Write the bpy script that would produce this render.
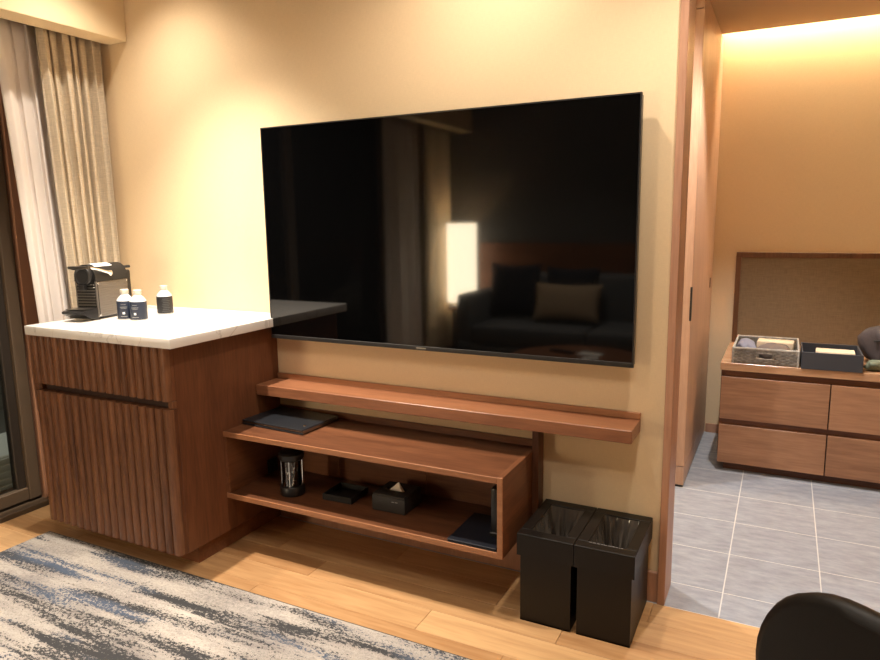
import bpy, bmesh, math, random
from mathutils import Vector, Matrix
random.seed(7)
for o in list(bpy.data.objects): bpy.data.objects.remove(o)
S = bpy.context.scene
COL = S.collection
PI = math.pi

# ------------------------------------------------------------------ camera
cam_d = bpy.data.cameras.new('camera'); cam = bpy.data.objects.new('camera', cam_d); COL.objects.link(cam)
CP = Vector((1.85879, -2.18815, 1.27183))
CR = Vector((0.892267, 0.451288, -0.014088)); CU = Vector((-0.060212, 0.149855, 0.986873)); CF = Vector((-0.447475, 0.879706, -0.160883))
cam.matrix_world = Matrix(((CR.x, CU.x, -CF.x, CP.x), (CR.y, CU.y, -CF.y, CP.y), (CR.z, CU.z, -CF.z, CP.z), (0, 0, 0, 1)))
cam_d.sensor_width = 36; cam_d.lens = 676.91 / 880 * 36; cam_d.clip_start = 0.02
S.camera = cam

# ------------------------------------------------------------------ world, exposure
w = bpy.data.worlds.new('night'); S.world = w; w.use_nodes = True
w.node_tree.nodes['Background'].inputs[0].default_value = (0.14, 0.14, 0.13, 1)
w.node_tree.nodes['Background'].inputs[1].default_value = 1.6
S.view_settings.view_transform = 'Standard'; S.view_settings.look = 'None'
S.view_settings.gamma = 1; S.view_settings.use_curve_mapping = False
S.view_settings.exposure = 0.82
WARM = (1.0, 0.89, 0.755)
# name, location, watts, cone (deg), blend, bulb radius
DOWNLIGHTS = [
    ('a', (-0.45, -0.38, 2.5), 34, 112, 1.0, 0.022),
    ('b', (-0.10, -0.60, 2.5), 176, 90, 1.0, 0.020),
    ('c', (1.70, -0.42, 2.5), 40, 96, 0.8, 0.05),
    ('d', (1.00, -0.44, 2.5), 36, 140, 1.0, 0.03),  # added unseen fill, washes the upper television wall
    ('e', (0.60, -1.60, 2.5), 20, 165, 1.0, 0.08),  # added unseen wide fill for ambient light over the rug
    ('f', (1.60, -1.95, 2.5), 34, 170, 1.0, 0.10),  # added unseen wide fill for ambient light near the camera
    ('g', (0.30, -2.85, 2.5), 120, 100, 0.9, 0.06),  # added unseen fill, brightens the mirrored sofa end
    ('corridor', (1.76, 0.98, 2.25), 60, 86, 0.6, 0.022),
    ('bath', (0.95, 0.58, 2.3), 62, 150, 0.5, 0.03),
]
COVE_STRENGTH = 46
LAMP_STRENGTH = 16.0

# ------------------------------------------------------------------ materials
MATS = {}
def new_mat(name):
    m = bpy.data.materials.new(name); m.use_nodes = True
    nt = m.node_tree; b = nt.nodes['Principled BSDF']; MATS[name] = m
    return m, nt, b
def N(nt, t, **kw):
    n = nt.nodes.new(t)
    for k, v in kw.items(): setattr(n, k, v)
    return n
def plain(name, col, rough=0.5, metal=0.0, spec=0.5, bump=0, bscale=300, var=0.0, coat=0):
    m, nt, b = new_mat(name)
    b.inputs['Base Color'].default_value = (*col, 1); b.inputs['Roughness'].default_value = rough
    b.inputs['Metallic'].default_value = metal; b.inputs['Specular IOR Level'].default_value = spec
    b.inputs['Coat Weight'].default_value = coat
    if bump or var:
        tc = N(nt, 'ShaderNodeTexCoord'); no = N(nt, 'ShaderNodeTexNoise'); no.inputs['Scale'].default_value = bscale
        no.inputs['Detail'].default_value = 3
        nt.links.new(tc.outputs['Object'], no.inputs['Vector'])
        if bump:
            bp = N(nt, 'ShaderNodeBump'); bp.inputs['Strength'].default_value = bump; bp.inputs['Distance'].default_value = 0.002
            nt.links.new(no.outputs['Fac'], bp.inputs['Height']); nt.links.new(bp.outputs['Normal'], b.inputs['Normal'])
        if var:
            r = N(nt, 'ShaderNodeValToRGB'); e = r.color_ramp.elements
            e[0].position = 0.3; e[0].color = (*[c * (1 - var) for c in col], 1); e[1].position = 0.7; e[1].color = (*[min(1, c * (1 + var)) for c in col], 1)
            nt.links.new(no.outputs['Fac'], r.inputs['Fac']); nt.links.new(r.outputs['Color'], b.inputs['Base Color'])
    return m
def wood(name, dark, light, grain, rough=0.4, scale=9.0, rnd=0.25, spec=0.4):
    """grain: axis of the grain in object space"""
    m, nt, b = new_mat(name)
    tc = N(nt, 'ShaderNodeTexCoord'); oi = N(nt, 'ShaderNodeObjectInfo')
    off = N(nt, 'ShaderNodeVectorMath', operation='SCALE'); cmb = N(nt, 'ShaderNodeCombineXYZ')
    for i in range(3): nt.links.new(oi.outputs['Random'], cmb.inputs[i])
    nt.links.new(cmb.outputs[0], off.inputs[0]); off.inputs['Scale'].default_value = 37.0
    add = N(nt, 'ShaderNodeVectorMath', operation='ADD')
    nt.links.new(tc.outputs['Object'], add.inputs[0]); nt.links.new(off.outputs[0], add.inputs[1])
    mp = N(nt, 'ShaderNodeMapping'); st = {'x': (0.09, 1, 1), 'y': (1, 0.09, 1), 'z': (1, 1, 0.09)}[grain]
    mp.inputs['Scale'].default_value = st
    nt.links.new(add.outputs[0], mp.inputs['Vector'])
    n1 = N(nt, 'ShaderNodeTexNoise'); n1.inputs['Scale'].default_value = scale * 2.2; n1.inputs['Detail'].default_value = 5; n1.inputs['Distortion'].default_value = 0.6
    n2 = N(nt, 'ShaderNodeTexNoise'); n2.inputs['Scale'].default_value = scale * 14; n2.inputs['Detail'].default_value = 3
    nt.links.new(mp.outputs[0], n1.inputs['Vector']); nt.links.new(mp.outputs[0], n2.inputs['Vector'])
    mx = N(nt, 'ShaderNodeMath', operation='MULTIPLY_ADD'); mx.inputs[1].default_value = 0.45
    nt.links.new(n2.outputs['Fac'], mx.inputs[0])
    sub = N(nt, 'ShaderNodeMath', operation='MULTIPLY'); sub.inputs[1].default_value = 0.6
    nt.links.new(n1.outputs['Fac'], sub.inputs[0]); nt.links.new(sub.outputs[0], mx.inputs[2])
    r2 = N(nt, 'ShaderNodeMath', operation='MULTIPLY_ADD'); r2.inputs[1].default_value = rnd; 
    nt.links.new(oi.outputs['Random'], r2.inputs[0])
    s3 = N(nt, 'ShaderNodeMath', operation='SUBTRACT'); s3.inputs[1].default_value = rnd / 2
    nt.links.new(mx.outputs[0], s3.inputs[0]); nt.links.new(s3.outputs[0], r2.inputs[2])
    rp = N(nt, 'ShaderNodeValToRGB'); e = rp.color_ramp.elements
    e[0].position = 0.33; e[0].color = (*dark, 1); e[1].position = 0.72; e[1].color = (*light, 1)
    nt.links.new(r2.outputs[0], rp.inputs['Fac']); nt.links.new(rp.outputs[0], b.inputs['Base Color'])
    b.inputs['Roughness'].default_value = rough; b.inputs['Specular IOR Level'].default_value = spec
    bp = N(nt, 'ShaderNodeBump'); bp.inputs['Strength'].default_value = 0.08; bp.inputs['Distance'].default_value = 0.001
    nt.links.new(n2.outputs['Fac'], bp.inputs['Height']); nt.links.new(bp.outputs[0], b.inputs['Normal'])
    return m
def emis(name, col, s):
    m, nt, b = new_mat(name)
    b.inputs['Base Color'].default_value = (*col, 1); b.inputs['Emission Color'].default_value = (*col, 1); b.inputs['Emission Strength'].default_value = s
    return m
def weave(name, col, var, sx=900, rough=0.85, streak=None):
    """woven cloth / wallpaper: two crossed stretched noises + fine bump"""
    m, nt, b = new_mat(name)
    tc = N(nt, 'ShaderNodeTexCoord')
    fac = []
    for sc in ((0.06, 0.06, 1), (1, 1, 0.05)):
        mp = N(nt, 'ShaderNodeMapping'); mp.inputs['Scale'].default_value = sc
        nt.links.new(tc.outputs['Object'], mp.inputs['Vector'])
        no = N(nt, 'ShaderNodeTexNoise'); no.inputs['Scale'].default_value = sx; no.inputs['Detail'].default_value = 2
        nt.links.new(mp.outputs[0], no.inputs['Vector']); fac.append(no)
    a = N(nt, 'ShaderNodeMath', operation='ADD'); nt.links.new(fac[0].outputs['Fac'], a.inputs[0]); nt.links.new(fac[1].outputs['Fac'], a.inputs[1])
    hf = N(nt, 'ShaderNodeMath', operation='MULTIPLY'); hf.inputs[1].default_value = 0.5; nt.links.new(a.outputs[0], hf.inputs[0])
    rp = N(nt, 'ShaderNodeValToRGB'); e = rp.color_ramp.elements
    e[0].position = 0.35; e[0].color = (*[c * (1 - var) for c in col], 1); e[1].position = 0.65; e[1].color = (*[min(1, c * (1 + var)) for c in col], 1)
    nt.links.new(hf.outputs[0], rp.inputs['Fac']); nt.links.new(rp.outputs[0], b.inputs['Base Color'])
    b.inputs['Roughness'].default_value = rough; b.inputs['Specular IOR Level'].default_value = 0.2
    bp = N(nt, 'ShaderNodeBump'); bp.inputs['Strength'].default_value = 0.12; bp.inputs['Distance'].default_value = 0.001
    nt.links.new(hf.outputs[0], bp.inputs['Height']); nt.links.new(bp.outputs[0], b.inputs['Normal'])
    return m

WAL_D, WAL_L = (0.095, 0.034, 0.015), (0.215, 0.084, 0.037)
wood('walnut_x', WAL_D, WAL_L, 'x'); wood('walnut_y', WAL_D, WAL_L, 'y'); wood('walnut_z', (0.078, 0.027, 0.012), (0.165, 0.062, 0.027), 'z')
wood('walnut_flute', (0.085, 0.031, 0.013), (0.235, 0.098, 0.044), 'z', rnd=0.10)
wood('walnut_edge', (0.26, 0.104, 0.046), (0.39, 0.18, 0.086), 'x', rough=0.35)
wood('walnut_red', (0.15, 0.056, 0.026), (0.285, 0.118, 0.057), 'x', rough=0.35)
wood('chest_x', (0.25, 0.122, 0.066), (0.43, 0.23, 0.128), 'x', scale=7)
wood('chest_top', (0.40, 0.22, 0.12), (0.56, 0.34, 0.20), 'x', scale=7, rough=0.22)  # paler than the drawers: light and sheen on the top put into colour
wood('jamb_z', (0.36, 0.18, 0.112), (0.50, 0.28, 0.18), 'z', rnd=0.05)
wood('door_z', (0.43, 0.25, 0.16), (0.57, 0.36, 0.24), 'z', rnd=0.0)
wood('frame_wood', (0.10, 0.045, 0.02), (0.20, 0.09, 0.042), 'z', rnd=0.05)
wood('floor_x', (0.36, 0.185, 0.078), (0.60, 0.37, 0.18), 'x', rough=0.38, scale=5, rnd=0.30, spec=0.35)
plain('recess', (0.045, 0.016, 0.008), 0.6)
weave('wallpaper', (0.755, 0.588, 0.378), 0.05)
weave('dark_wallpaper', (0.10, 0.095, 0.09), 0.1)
weave('panel_fabric', (0.225, 0.165, 0.10), 0.16, sx=420)
plain('bulkhead', (0.80, 0.64, 0.41), 0.85, spec=0.2)
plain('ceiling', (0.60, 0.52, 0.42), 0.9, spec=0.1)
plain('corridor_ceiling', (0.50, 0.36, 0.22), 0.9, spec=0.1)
plain('plaster', (0.75, 0.65, 0.5), 0.9)
plain('grout', (0.58, 0.57, 0.56), 0.8)
plain('subfloor', (0.10, 0.05, 0.025), 0.9)
plain('black_plastic', (0.012, 0.011, 0.011), 0.35)
plain('black_matte', (0.009, 0.008, 0.0075), 0.6, bump=0.1, bscale=600)
plain('leather', (0.006, 0.0045, 0.0035), 0.45, spec=0.2, bump=0.2, bscale=900)
plain('bin_black', (0.009, 0.0068, 0.0055), 0.42, spec=0.3, bump=0.1, bscale=700)
plain('bag_film', (0.085, 0.072, 0.060), 0.16, spec=1.0)
plain('navy', (0.008, 0.010, 0.019), 0.55, bump=0.1)
plain('label_navy', (0.012, 0.018, 0.036), 0.45)
plain('label_black', (0.014, 0.014, 0.015), 0.45)
plain('label_grey', (0.075, 0.075, 0.075), 0.6)
plain('white_print', (0.75, 0.74, 0.72), 0.6)
plain('dim_print', (0.30, 0.29, 0.28), 0.6)
plain('white_plastic', (0.60, 0.56, 0.47), 0.4)
plain('bottle_white', (0.70, 0.70, 0.70), 0.25, coat=0.3)
plain('steel', (0.55, 0.53, 0.50), 0.30, metal=1.0)
plain('steel_dark', (0.25, 0.23, 0.21), 0.35, metal=1.0)
plain('steel_panel', (0.20, 0.185, 0.17), 0.42, metal=0.85)
plain('chrome', (0.85, 0.84, 0.82), 0.12, metal=1.0)
plain('slate_leather', (0.013, 0.0145, 0.018), 0.36, bump=0.15, bscale=500)
plain('charcoal_card', (0.032, 0.028, 0.025), 0.6)
plain('bezel_grey', (0.018, 0.016, 0.015), 0.5, spec=0.3)
plain('tissue', (0.92, 0.90, 0.86), 0.9)
plain('bronze_frame', (0.105, 0.072, 0.046), 0.45, spec=0.4)
plain('wood_frame_red', (0.36, 0.18, 0.105), 0.5)
plain('bronze_dark', (0.03, 0.022, 0.016), 0.5)
plain('balcony_white', (0.80, 0.80, 0.76), 0.7)
plain('balcony_deck', (0.16, 0.15, 0.13), 0.8)
weave('drape', (0.60, 0.51, 0.385), 0.18, sx=520)
plain('sofa_grey', (0.13, 0.135, 0.14), 0.9, bump=0.3, bscale=500)
plain('cushion_dark', (0.012, 0.014, 0.022), 0.9, bump=0.3, bscale=500)
plain('cushion_tan', (0.42, 0.31, 0.20), 0.9, bump=0.3, bscale=500)
plain('wicker', (0.22, 0.20, 0.18), 0.8, var=0.35, bscale=60)
plain('wicker_light', (0.36, 0.335, 0.30), 0.8, var=0.25, bscale=60)
plain('cloth_blue', (0.20, 0.21, 0.28), 0.9, bump=0.3, bscale=200)
plain('cloth_brown', (0.16, 0.125, 0.11), 0.9, bump=0.3, bscale=200)
plain('cream_paper', (0.72, 0.58, 0.42), 0.8)
plain('box_slate', (0.035, 0.037, 0.045), 0.6)
plain('bag_mauve', (0.05, 0.037, 0.036), 0.8, bump=0.3, bscale=120)
plain('cloth_green', (0.13, 0.15, 0.105), 0.9, bump=0.3, bscale=200, var=0.3)
plain('rug_back', (0.05, 0.045, 0.04), 0.95)
emis('lamp_shade', (1.0, 0.83, 0.58), LAMP_STRENGTH)
emis('led', (1.0, 0.86, 0.62), COVE_STRENGTH)
emis('bulb', (1.0, 0.86, 0.66), 6.0)
# glossy screen
m, nt, b = new_mat('screen')
b.inputs['Base Color'].default_value = (0.0015, 0.0015, 0.0016, 1); b.inputs['Roughness'].default_value = 0.045
b.inputs['Specular IOR Level'].default_value = 0.5
# window / lantern glass: fresnel mix of clear and mirror
def glass(name, tint, f=1.45):
    m, nt, b = new_mat(name)
    nt.nodes.remove(b); out = nt.nodes['Material Output']
    t = N(nt, 'ShaderNodeBsdfTransparent'); t.inputs[0].default_value = (*tint, 1)
    g = N(nt, 'ShaderNodeBsdfGlossy'); g.inputs['Roughness'].default_value = 0.02
    fr = N(nt, 'ShaderNodeFresnel'); fr.inputs[0].default_value = f
    mx = N(nt, 'ShaderNodeMixShader')
    nt.links.new(fr.outputs[0], mx.inputs[0]); nt.links.new(t.outputs[0], mx.inputs[1]); nt.links.new(g.outputs[0], mx.inputs[2])
    nt.links.new(mx.outputs[0], out.inputs[0])
glass('window_glass', (0.88, 0.90, 0.86)); glass('clear_glass', (0.88, 0.88, 0.86))
# sheer curtain
m, nt, b = new_mat('sheer'); nt.nodes.remove(b); out = nt.nodes['Material Output']
df = N(nt, 'ShaderNodeBsdfDiffuse'); df.inputs[0].default_value = (0.93, 0.86, 0.81, 1)
tl = N(nt, 'ShaderNodeBsdfTranslucent'); tl.inputs[0].default_value = (0.93, 0.86, 0.81, 1)
tr = N(nt, 'ShaderNodeBsdfTransparent')
m1 = N(nt, 'ShaderNodeMixShader'); m1.inputs[0].default_value = 0.12
nt.links.new(df.outputs[0], m1.inputs[1]); nt.links.new(tl.outputs[0], m1.inputs[2])
m2 = N(nt, 'ShaderNodeMixShader'); m2.inputs[0].default_value = 0.06
nt.links.new(m1.outputs[0], m2.inputs[1]); nt.links.new(tr.outputs[0], m2.inputs[2]); nt.links.new(m2.outputs[0], out.inputs[0])
# marble
m, nt, b = new_mat('marble')
tc = N(nt, 'ShaderNodeTexCoord'); no = N(nt, 'ShaderNodeTexNoise'); no.inputs['Scale'].default_value = 3.2; no.inputs['Detail'].default_value = 5; no.inputs['Distortion'].default_value = 1.4
nt.links.new(tc.outputs['Object'], no.inputs['Vector'])
ab = N(nt, 'ShaderNodeMath', operation='SUBTRACT'); ab.inputs[1].default_value = 0.5; nt.links.new(no.outputs['Fac'], ab.inputs[0])
a2 = N(nt, 'ShaderNodeMath', operation='ABSOLUTE'); nt.links.new(ab.outputs[0], a2.inputs[0])
rp = N(nt, 'ShaderNodeValToRGB'); e = rp.color_ramp.elements
e[0].position = 0.0; e[0].color = (0.66, 0.62, 0.58, 1); e[1].position = 0.012; e[1].color = (0.86, 0.83, 0.79, 1)
nt.links.new(a2.outputs[0], rp.inputs[0]); nt.links.new(rp.outputs[0], b.inputs['Base Color']); b.inputs['Roughness'].default_value = 0.22
# tile
m, nt, b = new_mat('tile')
tc = N(nt, 'ShaderNodeTexCoord'); oi = N(nt, 'ShaderNodeObjectInfo'); cm = N(nt, 'ShaderNodeCombineXYZ')
sc = N(nt, 'ShaderNodeMath', operation='MULTIPLY'); sc.inputs[1].default_value = 50; nt.links.new(oi.outputs['Random'], sc.inputs[0])
nt.links.new(sc.outputs[0], cm.inputs[0]); nt.links.new(sc.outputs[0], cm.inputs[1])
ad = N(nt, 'ShaderNodeVectorMath', operation='ADD'); nt.links.new(tc.outputs['Object'], ad.inputs[0]); nt.links.new(cm.outputs[0], ad.inputs[1])
mp = N(nt, 'ShaderNodeMapping'); mp.inputs['Scale'].default_value = (0.4, 1.1, 1); nt.links.new(ad.outputs[0], mp.inputs[0])
no = N(nt, 'ShaderNodeTexNoise'); no.inputs['Scale'].default_value = 26; no.inputs['Detail'].default_value = 8; no.inputs['Roughness'].default_value = 0.7
nt.links.new(mp.outputs[0], no.inputs['Vector'])
rp = N(nt, 'ShaderNodeValToRGB'); e = rp.color_ramp.elements
e[0].position = 0.3; e[0].color = (0.20, 0.212, 0.245, 1); e[1].position = 0.72; e[1].color = (0.36, 0.375, 0.42, 1)
nt.links.new(no.outputs['Fac'], rp.inputs[0]); nt.links.new(rp.outputs[0], b.inputs['Base Color']); b.inputs['Roughness'].default_value = 0.55
# rug: cream pile streaked along x with charcoal and slate blue, broken into flecks
m, nt, b = new_mat('rug')
tc = N(nt, 'ShaderNodeTexCoord')
def rn(scale, st, detail, rough=0.6, dist=0.0):
    mp = N(nt, 'ShaderNodeMapping'); mp.inputs['Scale'].default_value = st; nt.links.new(tc.outputs['Object'], mp.inputs[0])
    n = N(nt, 'ShaderNodeTexNoise'); n.inputs['Scale'].default_value = scale; n.inputs['Detail'].default_value = detail
    n.inputs['Roughness'].default_value = rough; n.inputs['Distortion'].default_value = dist
    nt.links.new(mp.outputs[0], n.inputs['Vector']); return n.outputs['Fac']
def math_(op, a, c):
    n = N(nt, 'ShaderNodeMath', operation=op)
    for i, v in enumerate((a, c)):
        if isinstance(v, (int, float)): n.inputs[i].default_value = v
        else: nt.links.new(v, n.inputs[i])
    return n.outputs[0]
streak = rn(19, (0.09, 1, 1), 4, 0.55, 0.2)
fleck = rn(135, (0.7, 1, 1), 4, 0.8)
streak2 = rn(8, (0.14, 1, 1), 3, 0.5, 0.2)
tone = rn(5, (0.5, 1, 1), 2)
def ramp(src, p0, p1, c0=(0, 0, 0), c1=(1, 1, 1)):
    r = N(nt, 'ShaderNodeValToRGB'); e = r.color_ramp.elements
    e[0].position = p0; e[0].color = (*c0, 1); e[1].position = p1; e[1].color = (*c1, 1); nt.links.new(src, r.inputs[0]); return r.outputs[0]
sm = math_('ADD', math_('MULTIPLY', streak, 0.5), math_('MULTIPLY', fleck, 0.45))
dk = ramp(sm, 0.482, 0.500)
dcol = ramp(streak2, 0.50, 0.60, (0.055, 0.055, 0.058), (0.085, 0.108, 0.155))
lcol = ramp(math_('ADD', math_('MULTIPLY', tone, 0.4), math_('MULTIPLY', fleck, 0.6)), 0.36, 0.62, (0.22, 0.20, 0.195), (0.56, 0.51, 0.455))
mx = N(nt, 'ShaderNodeMix', data_type='RGBA'); nt.links.new(dk, mx.inputs[0]); nt.links.new(lcol, mx.inputs[6]); nt.links.new(dcol, mx.inputs[7])
nt.links.new(mx.outputs[2], b.inputs['Base Color']); b.inputs['Roughness'].default_value = 0.95; b.inputs['Specular IOR Level'].default_value = 0.1
bp = N(nt, 'ShaderNodeBump'); bp.inputs['Strength'].default_value = 0.6; bp.inputs['Distance'].default_value = 0.004
nt.links.new(rn(420, (1, 1, 1), 2), bp.inputs['Height']); nt.links.new(bp.outputs[0], b.inputs['Normal'])

# ------------------------------------------------------------------ mesh helpers
class MB:
    def __init__(s): s.v = []; s.f = []
    def add(s, vs, fs):
        k = len(s.v); s.v += [tuple(q) for q in vs]; s.f += [tuple(i + k for i in q) for q in fs]; return s
    def box(s, x0, x1, y0, y1, z0, z1, bev=0, seg=1):
        if not bev:
            return s.add([(x0, y0, z0), (x1, y0, z0), (x1, y1, z0), (x0, y1, z0), (x0, y0, z1), (x1, y0, z1), (x1, y1, z1), (x0, y1, z1)],
                         [(0, 3, 2, 1), (4, 5, 6, 7), (0, 1, 5, 4), (1, 2, 6, 5), (2, 3, 7, 6), (3, 0, 4, 7)])
        bm = bmesh.new(); bmesh.ops.create_cube(bm, size=1)
        for q in bm.verts: q.co = ((x0 + x1) / 2 + q.co.x * (x1 - x0), (y0 + y1) / 2 + q.co.y * (y1 - y0), (z0 + z1) / 2 + q.co.z * (z1 - z0))
        bmesh.ops.bevel(bm, geom=list(bm.edges), offset=bev, segments=seg, affect='EDGES', profile=0.5)
        bm.verts.index_update(); s.add([q.co[:] for q in bm.verts], [[q.index for q in f.verts] for f in bm.faces]); bm.free(); return s
    def prism(s, poly, axis, a, c):
        """poly: 2-D outline (counter-clockwise looking down the axis); extruded from a to c along axis"""
        n = len(poly)
        def P(q, t): return {'x': (t, q[0], q[1]), 'y': (q[0], t, q[1]), 'z': (q[0], q[1], t)}[axis]
        vs = [P(q, a) for q in poly] + [P(q, c) for q in poly]
        fs = [tuple(range(n - 1, -1, -1)), tuple(range(n, 2 * n))] + [(i, (i + 1) % n, n + (i + 1) % n, n + i) for i in range(n)]
        return s.add(vs, fs)
    def lathe(s, prof, n=32, c=(0, 0), cap=True):
        vs = []; fs = []
        for r, z in prof:
            for i in range(n):
                t = 2 * PI * i / n; vs.append((c[0] + r * math.cos(t), c[1] + r * math.sin(t), z))
        for k in range(len(prof) - 1):
            for i in range(n):
                j = (i + 1) % n; fs.append((k * n + i, k * n + j, (k + 1) * n + j, (k + 1) * n + i))
        if cap:
            fs.append(tuple(range(n - 1, -1, -1))); fs.append(tuple((len(prof) - 1) * n + i for i in range(n)))
        return s.add(vs, fs)
    def tube(s, pts, r, n=8):
        pts = [Vector(q) for q in pts]; vs = []; fs = []
        rr = r if isinstance(r, (list, tuple)) else [r] * len(pts)
        for k, q in enumerate(pts):
            d = (pts[min(k + 1, len(pts) - 1)] - pts[max(k - 1, 0)]).normalized()
            a = d.cross(Vector((0, 0, 1)) if abs(d.z) < 0.9 else Vector((1, 0, 0))).normalized(); c = d.cross(a)
            for i in range(n):
                t = 2 * PI * i / n; vs.append(q + (a * math.cos(t) + c * math.sin(t)) * rr[k])
        for k in range(len(pts) - 1):
            for i in range(n):
                j = (i + 1) % n; fs.append((k * n + i, k * n + j, (k + 1) * n + j, (k + 1) * n + i))
        fs.append(tuple(range(n))); fs.append(tuple((len(pts) - 1) * n + i for i in range(n - 1, -1, -1)))
        return s.add(vs, fs)
    def grid(s, fn, nu, nv, thick=None):
        vs = [fn(i / nu, j / nv) for j in range(nv + 1) for i in range(nu + 1)]
        fs = [(j * (nu + 1) + i, j * (nu + 1) + i + 1, (j + 1) * (nu + 1) + i + 1, (j + 1) * (nu + 1) + i) for j in range(nv) for i in range(nu)]
        return s.add(vs, fs)
    def pillow(s, wx, wy, wz, n=16, pinch=0.72, plump=0.5):
        """cushion: wx by wz outline, wy thick, corners pulled out"""
        def side(sg):
            def fn(u, v):
                a, c = u * 2 - 1, v * 2 - 1
                h = ((1 - abs(a) ** 2.2) * (1 - abs(c) ** 2.2)); h = max(0, h) ** plump
                k = 1 - 0.10 * (1 - abs(a) ** 2) * abs(c) ** 1.5; k2 = 1 - 0.07 * (1 - abs(c) ** 2) * abs(a) ** 1.5
                return (a * wx / 2 * k2, sg * wy / 2 * h, c * wz / 2 * k)
            return fn
        s.grid(side(-1), n, n); k = len(s.v); s.grid(side(1), n, n); return s
    def mesh(s, name, smooth=False, angle=35):
        me = bpy.data.meshes.new(name); me.from_pydata(s.v, [], s.f)
        bm = bmesh.new(); bm.from_mesh(me); bmesh.ops.remove_doubles(bm, verts=bm.verts, dist=1e-6); bmesh.ops.recalc_face_normals(bm, faces=bm.faces); bm.to_mesh(me); bm.free()
        if smooth:
            me.polygons.foreach_set('use_smooth', [True] * len(me.polygons)); me.set_sharp_from_angle(angle=math.radians(angle))
        me.update(); return me
    def build(s, name, mat, parent=None, loc=None, rot=None, smooth=False, angle=35):
        me = s.mesh(name, smooth, angle); me.materials.append(MATS[mat])
        return link(name, me, parent, loc, rot)
def link(name, me, parent=None, loc=None, rot=None):
    o = bpy.data.objects.new(name, me); COL.objects.link(o)
    if parent: o.parent = parent
    if loc: o.location = loc
    if rot: o.rotation_euler = rot
    return o
def box(name, mat, x0, x1, y0, y1, z0, z1, parent=None, bev=0.0, seg=1, loc=None, rot=None):
    return MB().box(x0, x1, y0, y1, z0, z1, bev, seg).build(name, mat, parent, loc, rot, smooth=bev > 0 and seg > 1)
def tag(o, label, cat, group=None):
    o['label'] = label; o['category'] = cat
    if group: o['group'] = group
    return o
def thing(name, label, cat, loc=(0, 0, 0), rz=0.0, group=None):
    o = bpy.data.objects.new(name, None); COL.objects.link(o); o.location = loc; o.rotation_euler = (0, 0, rz); o.empty_display_size = 0.05
    return tag(o, label, cat, group)
def struct(o, label=None):
    o['kind'] = 'structure'
    if label: o['label'] = label
    return o
def sempty(name, label=None, loc=(0, 0, 0)):
    o = bpy.data.objects.new(name, None); COL.objects.link(o); o.location = loc; return struct(o, label)
def copy_tree(o, parent=None):
    c = o.copy(); COL.objects.link(c)
    if parent: c.parent = parent
    for ch in list(o.children): copy_tree(ch, c)
    return c

# ------------------------------------------------------------------ the setting
ROOM_X0, ROOM_X1, ROOM_Y0, CEIL = -1.16, 3.2, -3.85, 2.5
# wooden floor: one slab and a plank for every board
fl = struct(box('floor', 'subfloor', -1.5, 3.2, -3.85, -0.017, -0.06, -0.012), 'warm oak plank floor of the hotel room')
PW = 0.118; rows = 33
lens = {}
r = 0; y1 = -0.0175
while y1 > -3.85:
    y0 = max(y1 - PW, -3.85); x = -1.10
    off = [-0.15, -0.62, -0.38, -0.80, -0.5][r % 5]; x = -1.10 + off; first = True
    while x < 3.2:
        L = 0.93; a = max(x, -1.10); c = min(x + L, 3.2)
        if c - a > 0.02:
            key = (round(c - a, 3), round(y1 - y0, 4))
            if key not in lens:
                lens[key] = MB().box(0.0004, key[0] - 0.0004, 0.0004, key[1] - 0.0004, -0.012, 0.0, 0.0012).mesh('plank'); lens[key].materials.append(MATS['floor_x'])
            link('plank', lens[key], fl, (a, y0, 0))
        x += L
    y1 = y0 if y1 - PW > -3.85 else -9; r += 1
# tile floor
ft = struct(box('floor_tiled', 'grout', -1.3, 3.2, -0.017, 2.0, -0.06, -0.0008), 'grey stone tile floor with pale grout in the dressing corridor')
GX, GY, T = 1.740, 1.048, 0.30
tm = {}
for i in range(-5, 5):
    for j in range(-4, 5):
        a, c = GX + i * T, GX + (i + 1) * T; d, e2 = GY + j * T, GY + (j + 1) * T
        a, c, d, e2 = max(a, 0.3), min(c, 3.2), max(d, -0.0165), min(e2, 2.0)
        if c - a < 0.02 or e2 - d < 0.02: continue
        k = (round(c - a, 3), round(e2 - d, 3))
        if k not in tm:
            tm[k] = MB().box(0.0020, k[0] - 0.0020, 0.0025, k[1] - 0.0025, -0.01, 0.0, 0.0006).mesh('tile'); tm[k].materials.append(MATS['tile'])
        link('tile', tm[k], ft, (a, d, 0))
# walls
struct(box('wall_back', 'wallpaper', -1.3, 1.552, 0.0, 0.12, -0.02, CEIL), 'beige woven wallpaper wall behind the television')
struct(box('wall_lintel', 'wallpaper', 1.552, 3.2, 0.0, 0.12, 2.25, CEIL), 'wall above the corridor opening')
struct(box('baseboard_back', 'jamb_z', -0.046, 1.549, -0.012, 0.0, 0.0, 0.105, bev=0.0015), 'narrow wooden baseboard under the shelves')
struct(MB().box(1.549, 1.573, -0.02, 0.125, 0.0, 2.25, 0.0015).build('trim_1', 'jamb_z'), 'wooden jamb at the corridor opening')
struct(box('wall_right', 'wallpaper', 3.2, 3.3, ROOM_Y0, 2.1, -0.02, CEIL))
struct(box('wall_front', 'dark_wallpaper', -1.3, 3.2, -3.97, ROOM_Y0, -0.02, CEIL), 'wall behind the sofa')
struct(box('ceiling', 'ceiling', -1.3, 3.2, ROOM_Y0, 0.0, CEIL, CEIL + 0.1))
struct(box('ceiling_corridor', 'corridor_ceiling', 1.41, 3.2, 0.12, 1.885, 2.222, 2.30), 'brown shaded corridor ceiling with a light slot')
struct(box('wall_corridor', 'wallpaper', 0.2, 3.2, 2.0, 2.1, -0.02, CEIL), 'beige wall at the end of the corridor washed by the cove light')
struct(box('ceiling_slot', 'plaster', 1.41, 3.2, 1.80, 2.0, 2.42, 2.46))
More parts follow.
